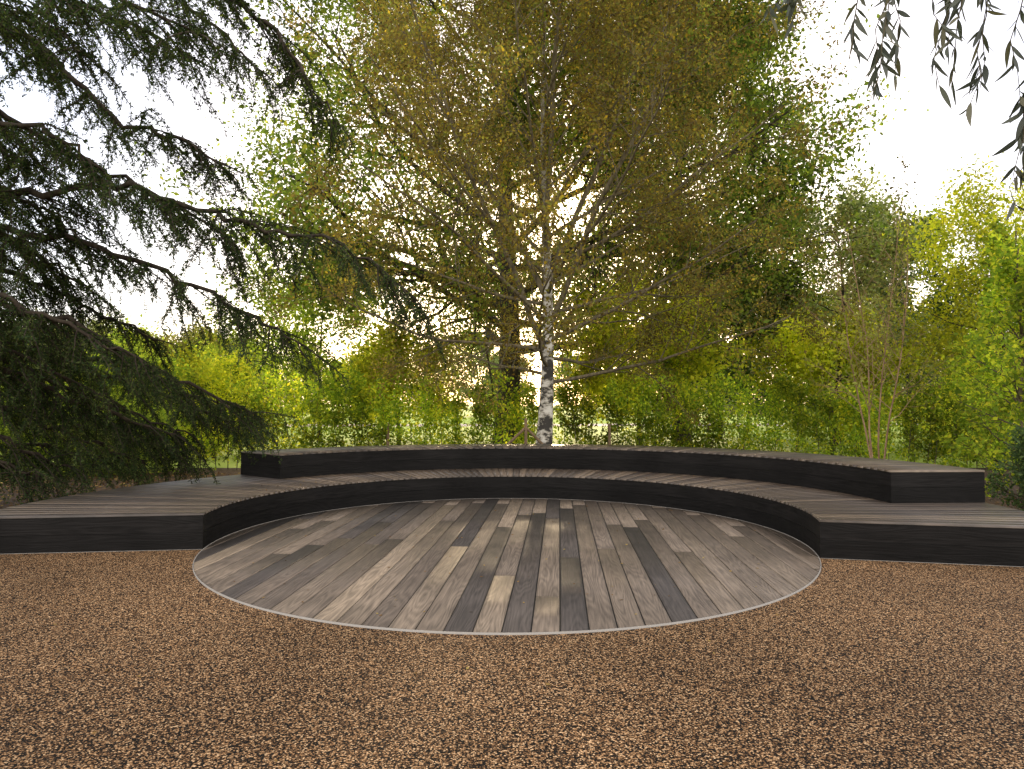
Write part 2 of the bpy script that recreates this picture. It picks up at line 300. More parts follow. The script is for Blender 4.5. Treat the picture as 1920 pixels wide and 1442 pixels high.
# ------------------------------------------------------------------ tiered curved bench
bench=thing("curved_bench","two tier curved black timber bench around round deck","bench",(CX,CY,0))
RO=5.88
def edge_pt(r,t,tier):
    if tier==0:
        f=(r-R0)/(RO-R0); a0=math.radians(190.5+(188.9-190.5)*f); a1=math.radians(-18.0+(-15.4+18.0)*f)
    else:
        a0=math.radians(142.4); a1=math.radians(1.7)
    a=a0+(a1-a0)*t
    return (r*math.cos(a),r*math.sin(a))
def footprint(ri,ro,tier,inset=0,n=90):
    pts=[]
    ins=inset
    dt=ins/ (ro*3.0)
    for i in range(n+1): pts.append(edge_pt(ri+ins,dt+(1-2*dt)*i/n,tier))
    for i in range(n+1): pts.append(edge_pt(ro-ins,1-dt-(1-2*dt)*i/n,tier))
    return pts
def prism_sides(pts,z0,z1,rnd):
    n=len(pts);V=[];F=[];UV=[];A=[];acc=0
    for i in range(n):
        p=pts[i];q=pts[(i+1)%n];d=math.dist(p,q);s=len(V)
        V+=[(p[0],p[1],z0),(q[0],q[1],z0),(q[0],q[1],z1),(p[0],p[1],z1)]
        F.append((s,s+3,s+2,s+1)); UV+=[(acc,z0),(acc,z1),(acc+d,z1),(acc+d,z0)]
        A+=[rnd]*4; acc+=d
    return V,F,UV,A
def cap(pts,z):
    n=len(pts)//2; V=[(x,y,z) for x,y in pts]; F=[]
    for i in range(n-1): F.append((i,2*n-1-i,2*n-2-i,i+1))
    return V,F
def add(acc,V,F,UV=None,A=None,r=0.5):
    s=len(acc[0]); acc[0].extend(V); acc[1].extend([tuple(j+s for j in f) for f in F])
    acc[2].extend(UV if UV else [(V[j][0],V[j][1]) for f in F for j in f]); acc[3].extend(A if A else [r]*len(V))
def tier_parts(ri,ro,tier,zb,zt):
    acc=([],[],[],[])
    hs=[zb,zb+(zt-0.024-zb)*0.5,zt-0.024]
    for k in range(2):
        pts=footprint(ri,ro,tier); z0=hs[k]+(0.0 if k==0 else 0.004); z1=hs[k+1]-(0.001 if k==0 else 0.003)
        V_,F_,U_,A_=prism_sides(pts,z0,z1,0.2+0.5*k+0.1*tier); add(acc,V_,F_,U_,A_)
        Vc,Fc=cap(pts,z1); add(acc,Vc,Fc)
        Vc,Fc=cap(pts,z0); add(acc,Vc,Fc)
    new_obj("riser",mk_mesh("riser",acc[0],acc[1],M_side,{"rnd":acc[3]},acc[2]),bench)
    acc=([],[],[],[])
    pts=footprint(ri,ro,tier,0.012); V_,F_,U_,A_=prism_sides(pts,zb+0.001,zt-0.019,0.5); add(acc,V_,F_,U_,A_)
    Vc,Fc=cap(pts,zt-0.019); add(acc,Vc,Fc)
    new_obj("frame",mk_mesh("frame",acc[0],acc[1],M_core),bench)
    acc=([],[],[],[]); rs=np.random.RandomState(11+tier)
    arc=math.dist(edge_pt(ro,0,tier),edge_pt(ro,0.01,tier))*100
    nbd=int(arc/0.172); e=0.008/arc
    for i in range(nbd):
        t0=i/nbd+(0 if i==0 else e/2*1.0); t1=(i+1)/nbd-(0 if i==nbd-1 else e)
        ri_,ro_=ri-0.004,ro+0.004
        z=zt+rs.rand()*0.0015; zl=zt-0.0215
        a=edge_pt(ri_,t0,tier);b=edge_pt(ro_,t0,tier);c=edge_pt(ro_,t1,tier);d=edge_pt(ri_,t1,tier)
        V_=[(*p,z) for p in (a,b,c,d)]+[(*p,zl) for p in (a,b,c,d)]
        F_=[(0,3,2,1),(0,1,5,4),(1,2,6,5),(2,3,7,6),(3,0,4,7)]
        uvs=[(0,0),(ro-ri,0),(ro-ri,0.17),(0,0.17)]*2
        add(acc,V_,F_,[uvs[j] for f in F_ for j in f],None,rs.rand())
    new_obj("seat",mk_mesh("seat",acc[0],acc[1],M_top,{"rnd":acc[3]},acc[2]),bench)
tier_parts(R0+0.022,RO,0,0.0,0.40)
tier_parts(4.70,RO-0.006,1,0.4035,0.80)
def strip(p,q,w,h,off):
    p=Vector((*p,0));q=Vector((*q,0));d=(q-p).normalized();nn=Vector((-d.y,d.x,0))
    if nn.y>0: nn=-nn
    a=p+nn*off;b=q+nn*off;c=b+nn*w;e=a+nn*w
    V=[(v.x,v.y,z) for z in (0.002,h) for v in (a,b,c,e)]
    return V,[(4,5,6,7),(0,1,5,4),(1,2,6,5),(2,3,7,6),(3,0,4,7)]
for t in (0,1):
    V,F=strip(edge_pt(R0+0.022,t,0),edge_pt(RO,t,0),0.004,0.005,0.003)
    new_obj("steel_edging",mk_mesh("bench_edging",V,F,M_metal),bench)

# ------------------------------------------------------------------ trees
def perp(d):
    v=Vector((random.gauss(0,1),random.gauss(0,1),random.gauss(0,1))); v=v-d*v.dot(d); return v.normalized()
def grow(T,p,d,Ln,r,lvl,c):
    n=c['seg'][lvl]; pts=[p.copy()]; rad=[r]; dirs=[d.copy()]
    st=Ln/n; rt=r*c.get('taper',0.3)
    for i in range(n):
        d=(d+Vector((random.gauss(0,1),random.gauss(0,1),random.gauss(0,1)))*c['jit'][lvl]+Vector((0,0,c['up'][lvl]))).normalized()
        p=p+d*st; pts.append(p); rad.append(r+(rt-r)*(i+1)/n); dirs.append(d.copy())
    T['b'].append((pts,rad))
    if lvl<c['max']:
        m=c['n'][lvl]; m=int(m) if m>=1 else 1
        for k in range(m):
            t=c['t0'][lvl]+(1-c['t0'][lvl])*((k+random.random())/m)
            x=t*n; i=min(int(x),n-1); f=x-i
            q=pts[i].lerp(pts[i+1],f); dd=dirs[i+1]
            a=math.radians(random.uniform(*c['ang'][lvl]))
            nd=(dd*math.cos(a)+perp(dd)*math.sin(a)).normalized()
            l2=Ln*c['ratio'][lvl]*random.uniform(0.65,1.15)*(1.15-0.55*t)
            grow(T,q,nd,l2,max(rad[i]*0.55,0.0035) if lvl>0 else rad[i]*0.5,lvl+1,c)
    if lvl>=c['max']-c.get('leaf_lv',0):
        T['t'].append(np.array([tuple(v) for v in pts]))
def leafpts(T,per,spread,rs):
    out=[]
    for P in T['t']:
        m=rs.poisson(per)
        if m<1: continue
        x=rs.rand(m)**0.7*(len(P)-1); i=np.minimum(x.astype(int),len(P)-2); f=(x-i)[:,None]
        out.append(P[i]*(1-f)+P[i+1]*f+rs.normal(size=(m,3))*spread)
    return np.concatenate(out)
def finish_tree(e,T,bm,lm,per,spread,size,aspect=0.55,droop=0.3,kb=8,seed=1,crown="crown",limb=None):
    rs=np.random.RandomState(seed)
    if limb:
        V,F=tubes(T['b'][:1],14); new_obj("trunk",mk_mesh("trunk",V,F,bm,smooth=True),e)
        V,F=tubes(T['b'][1:],kb); new_obj("limbs",mk_mesh("limbs",V,F,limb,smooth=True),e)
    else:
        V,F=tubes(T['b'],kb); new_obj("trunk",mk_mesh("trunk",V,F,bm,smooth=True),e)
    P=leafpts(T,per,spread,rs); V,F,at=leaves(P,size,aspect,droop,rs)
    new_obj(crown,mk_mesh(crown,V,F,lm,at),e)
    return len(P)

# silver birch
random.seed(21)
e=thing("birch_tree","silver birch with white peeling bark and thin rusty autumn leaves","tree",(0.66,15.0,0))
T={'b':[],'t':[]}
pts=[];rad=[];H=15.5;n=26
for i in range(n+1):
    h=H*i/n; pts.append(Vector((0.10*math.sin(h*0.55)+0.015*h, 0.08*math.sin(h*0.8),h)))
    rad.append(0.185*(1-h/H)**2.2+0.012+0.05*math.exp(-h*2.2))
T['b'].append((pts,rad))
cfg=dict(seg=[9,6,4,3],jit=[0.07,0.13,0.2,0.2],up=[0.035,0.02,-0.03,-0.1],max=3,n=[11,6,3],t0=[0.2,0.15,0.1],ang=[(25,60),(30,65),(30,70)],ratio=[0.42,0.5,0.65],taper=0.25,leaf_lv=1)
NB=58
for k in range(NB):
    h=2.1+(k/NB)**1.05*12.4; x=h/H*n; i=int(x); q=pts[i].lerp(pts[min(i+1,n)],x-i)
    az=k*2.399+random.uniform(-.3,.3)
    el=math.radians(3+44*min(1,(h-2.2)/5)+random.uniform(-7,8))
    Ln=(5.7 if h<6.5 else 5.7-(h-6.5)*0.28)*random.uniform(0.8,1.08)
    d=Vector((math.cos(az)*math.cos(el),math.sin(az)*math.cos(el),math.sin(el)))
    grow(T,q,d,Ln,min(0.048,rad[i]*0.5)*random.uniform(0.8,1.1),0,cfg)
cfl=dict(cfg); cfl['n']=[15,6,3]; cfl['ratio']=[0.26,0.5,0.65]; cfl['up']=[0.05,0.02,-0.03,-0.1]; cfl['t0']=[0.3,0.15,0.1]
for h,azd,eld,Ln in ((2.7,200,62,8.5),(3.3,340,60,8.5),(3.9,165,70,9.0),(4.4,20,68,9.0),(4.9,260,66,8.0)):
    x=h/H*n; i=int(x); q=pts[i].lerp(pts[i+1],x-i); az=math.radians(azd); el=math.radians(eld)
    grow(T,q,Vector((math.cos(az)*math.cos(el),math.sin(az)*math.cos(el),math.sin(el))),Ln,0.068,0,cfl)
finish_tree(e,T,M_birch,ML_birch,14,0.09,0.062,0.62,0.5,seed=5,limb=M_blimb)

def broadleaf(e,H,cr,trunk_r,h0,bm,lm,size,per,seed,nl0=16,lean=0,spread=0.25,ov=1.0,el=(5,50),maxl=2,nn=(9,7),droop=0.3,aspect=0.6,wob=0.02):
    random.seed(seed)
    T={'b':[],'t':[]}; n=14; pts=[];rad=[]
    for i in range(n+1):
        h=H*0.92*i/n; pts.append(Vector((lean*h+wob*H*(math.sin(h*0.5+seed)-math.sin(seed)),wob*H*(math.sin(h*0.4+2*seed)-math.sin(2*seed)),h))); rad.append(trunk_r*(1-0.93*i/n)+0.3*trunk_r*math.exp(-h*2))
    T['b'].append((pts,rad))
    c=dict(seg=[7,5,3],jit=[0.13,0.18,0.2],up=[0.03,0.03,0.0],max=maxl,n=list(nn),t0=[0.25,0.15],ang=[(25,65),(30,70)],ratio=[0.45,0.5],taper=0.25,leaf_lv=1)
    for k in range(nl0):
        u=(k+0.5)/nl0; h=h0+(H*0.88-h0)*u; x=h/(H*0.92)*n; i=min(int(x),n-1); q=pts[i].lerp(pts[i+1],x-i)
        az=k*2.399+random.uniform(-.4,.4); ee=math.radians(el[0]+(el[1]-el[0])*u+random.uniform(-8,8))
        prof=math.sqrt(max(0.05,1-((u-0.35)/0.75)**2))
        d=Vector((math.cos(az)*math.cos(ee),math.sin(az)*math.cos(ee),math.sin(ee)))
        grow(T,q,d,cr*ov*prof*random.uniform(0.75,1.1),rad[i]*0.42,0,c)
    return finish_tree(e,T,bm,lm,per,spread,size,aspect,droop,seed=seed)

e=thing("oak_tree","tall broad oak with dark upright trunk and green leafy crown","tree",(-0.2,25,0))
broadleaf(e,22,12.0,0.46,3.4,M_bark,ML_oak,0.165,25,31,nl0=42,spread=0.38,nn=(14,9),wob=0.004)
e=thing("oak_tree","dense green oak crown rising behind the hedge","tree",(7.0,28,0))
broadleaf(e,20.0,6.0,0.35,3.4,M_bark,ML_oak,0.18,22,44,nl0=34,spread=0.36,nn=(12,8),wob=0.006)

def simple(name,label,x,y,H,cr,lm,size,seed,per=16,nl0=14,h0f=0.18,nn=(8,6),spread=0.25,group=None,bm=None,el=(5,50)):
    e=thing(name,label,"tree",(x,y,0),group)
    broadleaf(e,H,cr,0.012*H+0.02,H*h0f,bm or M_bark,lm,size,per,seed,nl0,spread=spread,nn=nn,el=el)
    return e
simple("yellow_maple_tree","small bright yellow green maple behind the hedge",3.9,21.0,4.7,2.6,ML_yel,0.14,51,14,16,0.3,el=(0,30))
simple("yellow_maple_tree","low yellow green tree catching sunlight beyond hedge",10.4,22,4.2,2.5,ML_yel,0.14,52,14,14,0.3,el=(0,30))
simple("yellow_maple_tree","small yellow green tree beyond the clipped hedge",-3.4,20.5,3.7,1.7,ML_yel,0.12,53,14,12,0.4,el=(0,30))
simple("green_tree","mid green spreading tree beyond the hedge",-8.2,29,7.0,4.2,ML_mid,0.15,54,18,22,0.18)
simple("grey_green_tree","airy grey green tree standing behind the hedge",12.8,27,10.0,3.9,ML_grey,0.14,55,18,22,0.25)
simple("yellow_green_tree","yellow green tree with airy crown beside the hedge",13.4,18.6,7.4,3.0,ML_yel,0.10,56,15,22,0.15,(9,7))
simple("dark_green_tree","dark green rounded tree on the far lawn",21,36,10.5,5.0,ML_dark,0.22,57,18,20,0.1)
simple("dark_green_tree","dark green rounded tree beside the oak trees",9.8,32,7.4,3.6,ML_dark,0.2,62,16,18,0.2)
simple("dull_olive_tree","small dull olive tree on the far lawn",-17,36,4.8,3.0,ML_rust,0.17,58,16,14,0.12)
simple("yellow_shrub","yellow green shrub growing beyond hedge and cedar",-9.0,20.5,2.7,1.6,ML_yel,0.10,59,16,12,0.05)
k0=simple("green_shrub","rounded leafy green shrub beyond the hedge",-12.5,23,3.0,2.6,ML_mid,0.12,60,16,16,0.02,group="green shrubs beyond the hedge",el=(-8,50))
k1=simple("green_shrub","rounded grey green shrub beyond the hedge",-16.5,26,3.6,2.8,ML_grey,0.13,61,16,16,0.02,group="green shrubs beyond the hedge",el=(-8,50))
def copy_thing(k,loc,s,rz,sz=None):
    e2=k.copy(); COL.objects.link(e2)
    for ch in k.children:
        c2=ch.copy(); c2.parent=e2; COL.objects.link(c2)
    e2.location=loc; e2.scale=(s,s,sz or s); e2.rotation_euler=(0,0,rz); return e2
rnd=random.Random(8)
for i,(x,y,s) in enumerate([(-20,24,1.1),(-24,29,1.3),(-14.5,32,1.0),(-21,34,1.2),(15.8,22,0.9),(18,25,1.1),(15.0,31,1.0),(-29,33,1.4),(-12.2,15.6,0.5),(-10.4,15.9,0.5),(-14.5,15.4,0.6),(-16.8,18.5,0.8),(-8.8,15.8,0.45)]):
    copy_thing((k0,k1)[i%2] if i<8 else k0,(x,y,0),s,rnd.uniform(0,6))

kinds=[]
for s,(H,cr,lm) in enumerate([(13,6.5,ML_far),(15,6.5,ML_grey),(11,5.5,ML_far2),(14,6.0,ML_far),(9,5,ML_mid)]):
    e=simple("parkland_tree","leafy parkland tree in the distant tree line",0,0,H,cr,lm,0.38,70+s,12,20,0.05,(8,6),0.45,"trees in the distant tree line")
    kinds.append(e)
rnd=random.Random(5)
spots=[]
for x in range(-84,86,7):
    spots.append((x+rnd.uniform(-2,2),92+rnd.uniform(-6,9),rnd.uniform(0.55,0.85)))
for x in (-38,-32,-26,-20,-14,15,21,27,33,40):
    spots.append((x+rnd.uniform(-1.5,1.5),56+rnd.uniform(-4,6)-(8 if x>20 else 0),rnd.uniform(0.36,0.55) if x<15 else rnd.uniform(0.55,0.75)))
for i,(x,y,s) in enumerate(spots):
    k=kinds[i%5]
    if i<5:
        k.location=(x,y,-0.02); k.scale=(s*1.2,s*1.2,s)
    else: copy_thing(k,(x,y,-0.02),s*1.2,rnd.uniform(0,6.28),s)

# multi-stem young tree
random.seed(97)
e=thing("multi_stem_tree","slender young multi stem tree with tan stems and sparse leaves","tree",(6.45,12.0,0))
T={'b':[],'t':[]}
c=dict(seg=[12,5,3],jit=[0.045,0.14,0.2],up=[0.12,0.05,0.02],max=2,n=[17,5],t0=[0.28,0.2],ang=[(25,60),(25,55)],ratio=[0.30,0.5],taper=0.2,leaf_lv=1)
for k in range(4):
    az=k*1.57+0.4; el=math.radians(random.uniform(81,87))
    grow(T,Vector((0.05*math.cos(az),0.05*math.sin(az),0)),Vector((math.cos(az)*math.cos(el),math.sin(az)*math.cos(el),math.sin(el))),random.uniform(3.8,5.6),0.024,0,c)
finish_tree(e,T,M_twig,ML_rust,6,0.07,0.065,0.6,0.2,6,seed=8)

def upright(name,label,x,y,H,wd,lm,per,seed,nst=14,size=0.075):
    random.seed(seed)
    e=thing(name,label,"tree",(x,y,0)); T={'b':[],'t':[]}
    T['b'].append(([Vector((0.03*math.sin(i),0.02*math.cos(i*1.3),H*i/12)) for i in range(13)],[0.04*(1-i/13)+0.006 for i in range(13)]))
    c=dict(seg=[6,4,3],jit=[0.1,0.16,0.2],up=[0.06,0.04,0.0],max=2,n=[9,4],t0=[0.15,0.15],ang=[(25,60),(25,60)],ratio=[0.42,0.5],taper=0.25,leaf_lv=1)
    for k in range(nst):
        u=k/nst; az=k*2.399; el=math.radians(15+45*u)
        grow(T,Vector((0,0,0.15+u*(H-0.4))),Vector((math.cos(az)*math.cos(el),math.sin(az)*math.cos(el),math.sin(el))),wd*(1.1-0.55*u)*random.uniform(.8,1.15),0.016,0,c)
    finish_tree(e,T,M_hstem,lm,per,0.05,size,0.58,0.3,6,seed=seed)
upright("hornbeam_tree","young hornbeam clothed in fresh green leaves to the ground",7.45,9.9,3.9,1.05,ML_hedge,6,101,28)
upright("hornbeam_tree","leafy green hornbeam beside the bench end",8.7,11.6,4.6,1.2,ML_hedge,6,102,28)
upright("dark_shrub","low dark evergreen shrub beside the bench end",7.0,8.9,1.15,0.7,ML_dark,9,103,18,0.05)

# hedge
random.seed(120); rs=np.random.RandomState(120)
e=thing("hedge","loose young leafy green hedge with gaps in front of lawn","hedge",(2.5,17,0))
T={'b':[],'t':[]}
c=dict(seg=[7,4],jit=[0.06,0.2],up=[0.05,0.02],max=1,n=[25],t0=[0.05],ang=[(30,75)],ratio=[0.22],taper=0.25,leaf_lv=0)
x=-19.0
while x<13.5:
    Hh=random.uniform(1.6,2.35)+ (0.3 if x<-6 or x>8 else 0)
    grow(T,Vector((x,random.uniform(-.3,.3),0)),Vector((random.uniform(-.08,.08),random.uniform(-.1,.1),1)).normalized(),Hh,0.013,0,c)
    x+=random.uniform(0.12,0.34) 
V,F=tubes(T['b'],5); new_obj("stems",mk_mesh("hedge_stems",V,F,M_hstem,smooth=True),e)
P=leafpts(T,26,0.09,rs); V,F,at=leaves(P,0.082,0.62,0.3,rs,cl=1.6); new_obj("foliage",mk_mesh("hedge_foliage",V,F,ML_hedge,at),e)

def stake(x,y,h,label,tripod=False):
    e=thing("wooden_stake",label,"stake",(x,y,0)); e["group"]="tree support stakes"
    r=0.034; V=[];F=[]
    prof=[(0,r),(h-0.05,r*0.98),(h,r*0.6),(h+0.002,0.001)]
    for z,rr in prof:
        for k in range(8): V.append((rr*math.cos(k*pi/4),rr*math.sin(k*pi/4),z))
    for i in range(3):
        for k in range(8): F.append((i*8+k,i*8+(k+1)%8,(i+1)*8+(k+1)%8,(i+1)*8+k))
    new_obj("post",mk_mesh("post",V,F,M_stake,smooth=True),e)
    if tripod:
        for sx in (-0.3,0.28):
            pts=[Vector((sx*1.3,0.02,0.75)),Vector((sx*.6,0.01,0.95)),Vector((0,0,1.12))]
            V2,F2=tubes([(pts,[0.03,0.03,0.03])],8,6,0.01); new_obj("brace",mk_mesh("brace",V2,F2,M_stake,smooth=True),e)
stake(0.30,14.75,1.32,"tan round timber stake bracing the birch trunk",True)
stake(-3.05,16.7,1.15,"short tan timber stake standing in front of hedge")
stake(2.4,16.7,1.15,"short tan timber stake standing in front of hedge")

# ------------------------------------------------------------------ cedar
random.seed(200); rs=np.random.RandomState(200)
CB=Vector((-9.6,9.4,0))
e=thing("cedar_tree","large dark cedar with sweeping drooping needle branches over bench end","tree",tuple(CB))
limbs=[
 [(-9.6,9.4,9.0),(-6.8,9.0,6.8),(-5.4,9.0,5.55),(-4.5,8.9,5.15),(-3.7,8.8,4.7)],
 [(-9.6,9.4,5.0),(-6.5,8.6,4.31),(-5.2,8.5,4.38),(-4.2,8.5,4.16),(-3.1,8.5,3.81),(-2.15,8.5,3.62),(-1.1,8.5,2.85)],
 [(-9.6,9.4,4.0),(-6.8,9.0,2.95),(-5.9,9.2,2.66),(-4.95,9.6,2.05),(-4.3,10.3,1.62),(-4.05,10.9,1.35)],
 [(-9.6,9.4,11.0),(-6.0,8.2,8.2),(-4.2,8.0,6.9),(-3.1,8.0,6.3),(-2.5,8.0,5.6),(-2.1,8.0,4.9)],
 [(-9.6,9.4,4.6),(-6.8,9.0,3.94),(-5.7,9.0,3.75),(-4.45,9.0,3.3),(-3.3,9.0,2.70),(-2.8,9.0,2.35)],
 [(-9.6,9.4,8.2),(-6.9,7.5,6.2),(-5.4,7.0,5.9),(-4.2,6.8,5.8),(-3.2,6.8,5.4)],
 [(-9.6,9.4,7.4),(-7.2,10.0,5.7),(-6.2,10.3,5.2),(-5.0,10.6,4.6),(-4.3,10.8,4.0)],
 [(-9.6,9.4,3.2),(-7.6,9.2,2.4),(-6.6,9.4,1.9),(-5.6,9.9,1.4),(-4.9,10.3,1.05)],
 [(-9.6,9.4,3.4),(-7.8,10.4,2.6),(-6.8,10.9,2.2),(-5.6,11.3,1.7),(-4.7,11.6,1.3)],
 [(-9.6,9.4,2.6),(-8.2,9.6,2.0),(-7.2,9.9,1.5),(-6.3,10.3,1.0),(-5.7,10.6,0.7)],
 [(-9.6,9.4,12.5),(-6.9,9.6,9.4),(-5.6,9.8,8.2),(-4.4,9.9,7.2),(-3.7,9.9,6.5)],
 [(-9.6,9.4,3.9),(-7.3,8.2,3.2),(-6.2,8.1,2.9),(-5.3,8.3,2.5),(-4.6,8.6,2.1)],
 [(-9.6,9.4,6.4),(-7.3,8.4,5.2),(-6.2,8.0,5.0),(-5.3,7.8,4.7),(-4.7,7.7,4.3)],
 [(-9.6,9.4,10.2),(-7.0,9.2,8.0),(-6.0,9.1,7.2),(-5.0,9.1,6.7),(-4.2,9.0,6.2)],
 [(-9.6,9.4,3.0),(-7.9,9.6,2.5),(-7.0,9.9,2.1),(-6.0,10.2,1.6),(-5.1,10.7,1.15)],
 [(-9.6,9.4,4.4),(-7.9,9.9,3.7),(-7.1,10.2,3.4),(-6.3,10.4,3.0),(-5.5,10.6,2.6)],
 [(-9.6,9.4,2.2),(-8.3,9.3,1.7),(-7.5,9.4,1.3),(-6.8,9.7,0.9),(-6.3,9.9,0.65)],
 [(-9.6,9.4,2.8),(-8.4,10.6,2.1),(-7.7,11.2,1.7),(-6.9,11.7,1.3),(-6.2,12.0,0.9)],
 [(-9.6,9.4,5.8),(-7.8,9.3,4.9),(-7.0,9.2,4.6),(-6.3,9.2,4.2),(-5.8,9.2,3.8)],
 [(-9.6,9.4,8.4),(-7.6,8.5,7.0),(-6.6,8.2,6.5),(-5.7,8.0,6.2),(-5.0,7.9,5.7)],
 [(-9.6,9.4,3.5),(-8.0,8.9,2.9),(-7.2,8.8,2.6),(-6.4,9.0,2.2),(-5.6,9.4,1.75)],
 [(-9.6,9.4,3.6),(-7.6,10.6,2.7),(-6.4,11.3,2.2),(-5.4,11.8,1.75),(-4.7,12.1,1.45)],
 [(-9.6,9.4,2.4),(-8.4,11.2,1.6),(-7.8,12.0,1.3),(-7.0,12.6,0.95),(-6.2,13.0,0.7)],
 [(-9.6,9.4,2.0),(-9.0,10.8,1.3),(-8.4,11.5,1.0),(-7.6,12.2,0.7),(-7.0,12.6,0.5)],
 [(-9.6,9.4,2.1),(-8.0,9.0,1.45),(-7.3,9.0,1.1),(-6.8,9.1,0.8),(-6.4,9.2,0.6)],
 [(-9.6,9.4,6.9),(-7.9,8.9,5.7),(-7.2,8.7,5.3),(-6.6,8.6,4.9),(-6.1,8.5,4.5)],
 [(-9.6,9.4,5.3),(-8.0,9.7,4.4),(-7.3,9.8,4.0),(-6.7,9.9,3.6),(-6.1,10.0,3.2)],
]
polys=[]; tw=[]
def catmull(P,m=6):
    P=[Vector(p)-CB for p in P]; Q=[2*P[0]-P[1]]+P+[2*P[-1]-P[-2]]; out=[]
    for i in range(1,len(Q)-2):
        for k in range(m):
            t=k/m; a,b,c_,d=Q[i-1],Q[i],Q[i+1],Q[i+2]
            out.append(0.5*((2*b)+(c_-a)*t+(2*a-5*b+4*c_-d)*t*t+(3*b-a-3*c_+d)*t**3))
    out.append(Q[-2]); return out
tr=[Vector((0.05*math.sin(i),0,i*15/16)) for i in range(17)]
polys.append((tr,[0.55*(1-i/17.5) for i in range(17)]))
def add_branchlet(p,d,Ln):
    pts=[p]; n=4
    for i in range(n):
        d=(d+Vector((random.gauss(0,.12),random.gauss(0,.12),-0.28+random.gauss(0,.08)))).normalized(); p=p+d*(Ln/n); pts.append(p)
    polys.append((pts,[0.005,0.004,0.004,0.003,0.002])); tw.append(np.array([tuple(v) for v in pts]))
for li,Lm in enumerate(limbs):
    C=catmull(Lm); n=len(C)
    C=[c_+Vector((random.gauss(0,.035),random.gauss(0,.035),random.gauss(0,.035))) for c_ in C]
    polys.append((C,[0.045*(1-i/n)**0.9+0.008 for i in range(n)]))
    for i in range(2,n-1):
        t=i/n
        seglen=(C[i+1]-C[i]).length; cnt=max(1,round(seglen/0.09))
        for k in range(cnt):
            if C[i].x<1.2 : continue
            p=C[i].lerp(C[i+1],random.random()); d=(C[i+1]-C[i]).normalized()
            side=Vector((-d.y,d.x,0)).normalized()*random.choice((-1,1))
            a=math.radians(random.uniform(20,75))
            dd=(d*math.cos(a)+side*math.sin(a)+Vector((0,0,random.uniform(-.60,.05)))).normalized()
            Ls=random.uniform(0.35,1.3)*(1.15-0.5*t)
            pts=[p]; m=6
            for s in range(m):
                dd=(dd+Vector((random.gauss(0,.1),random.gauss(0,.1),-0.08+random.gauss(0,.05)))).normalized(); pts.append(pts[-1]+dd*(Ls/m))
            polys.append((pts,[0.011*(1-s/(m+1))+0.003 for s in range(m+1)])); tw.append(np.array([tuple(v) for v in pts[1:]]))
            nb_=int(Ls*12)
            for s in range(nb_):
                u=(s+random.random())/nb_*m; j=min(int(u),m-1); q=pts[j].lerp(pts[j+1],u-j)
                b=(pts[j+1]-pts[j]).normalized(); a=math.radians(random.uniform(30,70))
                sd=Vector((-b.y,b.x,0)).normalized()*random.choice((-1,1))
                add_branchlet(q,(b*math.cos(a)+sd*math.sin(a)+Vector((0,0,-.2))).normalized(),random.uniform(0.12,0.38))
V,F=tubes(polys,8,3,0.02); new_obj("trunk",mk_mesh("cedar_trunk",V,F,M_bark2,smooth=True),e)
Pn=[];Dn=[]
for P in tw:
    ln=np.linalg.norm(np.diff(P,axis=0),axis=1).sum(); m=max(5,int(ln*92))
    x=rs.rand(m)*(len(P)-1); i=np.minimum(x.astype(int),len(P)-2); f=(x-i)[:,None]
    base=P[i]*(1-f)+P[i+1]*f; d=nrm(P[i+1]-P[i]); rr=nrm(rs.normal(size=(m,3)))
    Pn.append(base+rr*0.004); Dn.append(d*0.7+rr+np.array([0,0,0.2]))
Pn=np.concatenate(Pn);Dn=np.concatenate(Dn)
keep=Pn[:,2]>0.03
Pn=Pn[keep];Dn=Dn[keep]
V,F,at=leaves(Pn,0.044,0.34,0,rs,Dn,0.4,0.05,cl=1.5)
new_obj("crown",mk_mesh("cedar_crown",V,F,ML_ced,at),e)

# ------------------------------------------------------------------ eucalyptus overhanging
random.seed(300); rs=np.random.RandomState(300)
EB=Vector((4.9,2.6,0)); e=thing("eucalyptus_tree","eucalyptus with long narrow hanging leaves on thin twigs","tree",tuple(EB))
polys=[([Vector((0,0,0)),Vector((0.05,0,1.5)),Vector((0,0.05,3.2)),Vector((-0.2,0.1,5.0)),Vector((0,0.1,8))],[0.22,0.18,0.15,0.11,0.04])]
def W(*a): return Vector(a)-EB
mains=[[(4.7,2.7,4.6),(3.8,3.0,4.9),(2.9,3.2,4.7),(2.1,3.3,4.35),(1.5,3.3,4.0)],[(4.75,2.7,4.0),(3.8,3.1,4.1),(3.1,3.25,3.8),(2.6,3.3,3.35)]]
for mm_ in mains: polys.append(([W(*p) for p in mm_],[0.035,0.025,0.018,0.011,0.006][:len(mm_)]))
twigs=[]
def hang(x,y,z0,z1,dx,nlf):
    n=8; pts=[]
    for i in range(n+1):
        t=i/n; pts.append(Vector((x+dx*t+random.gauss(0,.02),y+random.gauss(0,.03)+0.1*t,z0+(z1-z0)*t**1.1))-EB)
    polys.append((pts,[0.0045*(1-i/(n+2))+0.001 for i in range(n+1)])); twigs.append((pts,nlf))
hang(1.50,3.3,4.0,3.56,-0.20,20); hang(1.45,3.25,4.0,3.58,-0.10,18); hang(1.45,3.3,4.05,3.54,0.0,18)
hang(1.95,3.3,4.3,3.22,-0.14,32); hang(1.98,3.25,4.3,3.08,-0.18,34); hang(2.0,3.35,4.3,3.28,-0.02,28); hang(1.9,3.3,4.2,3.34,-0.18,24)
hang(2.25,3.3,4.4,3.22,0.03,32); hang(2.4,3.3,4.3,3.10,-0.02,32); hang(2.5,3.2,4.2,3.12,0.03,32); hang(2.3,3.4,4.3,3.27,-.10,28); hang(2.15,3.3,4.3,3.34,0.02,26); hang(2.45,3.35,4.3,3.22,-.06,28)
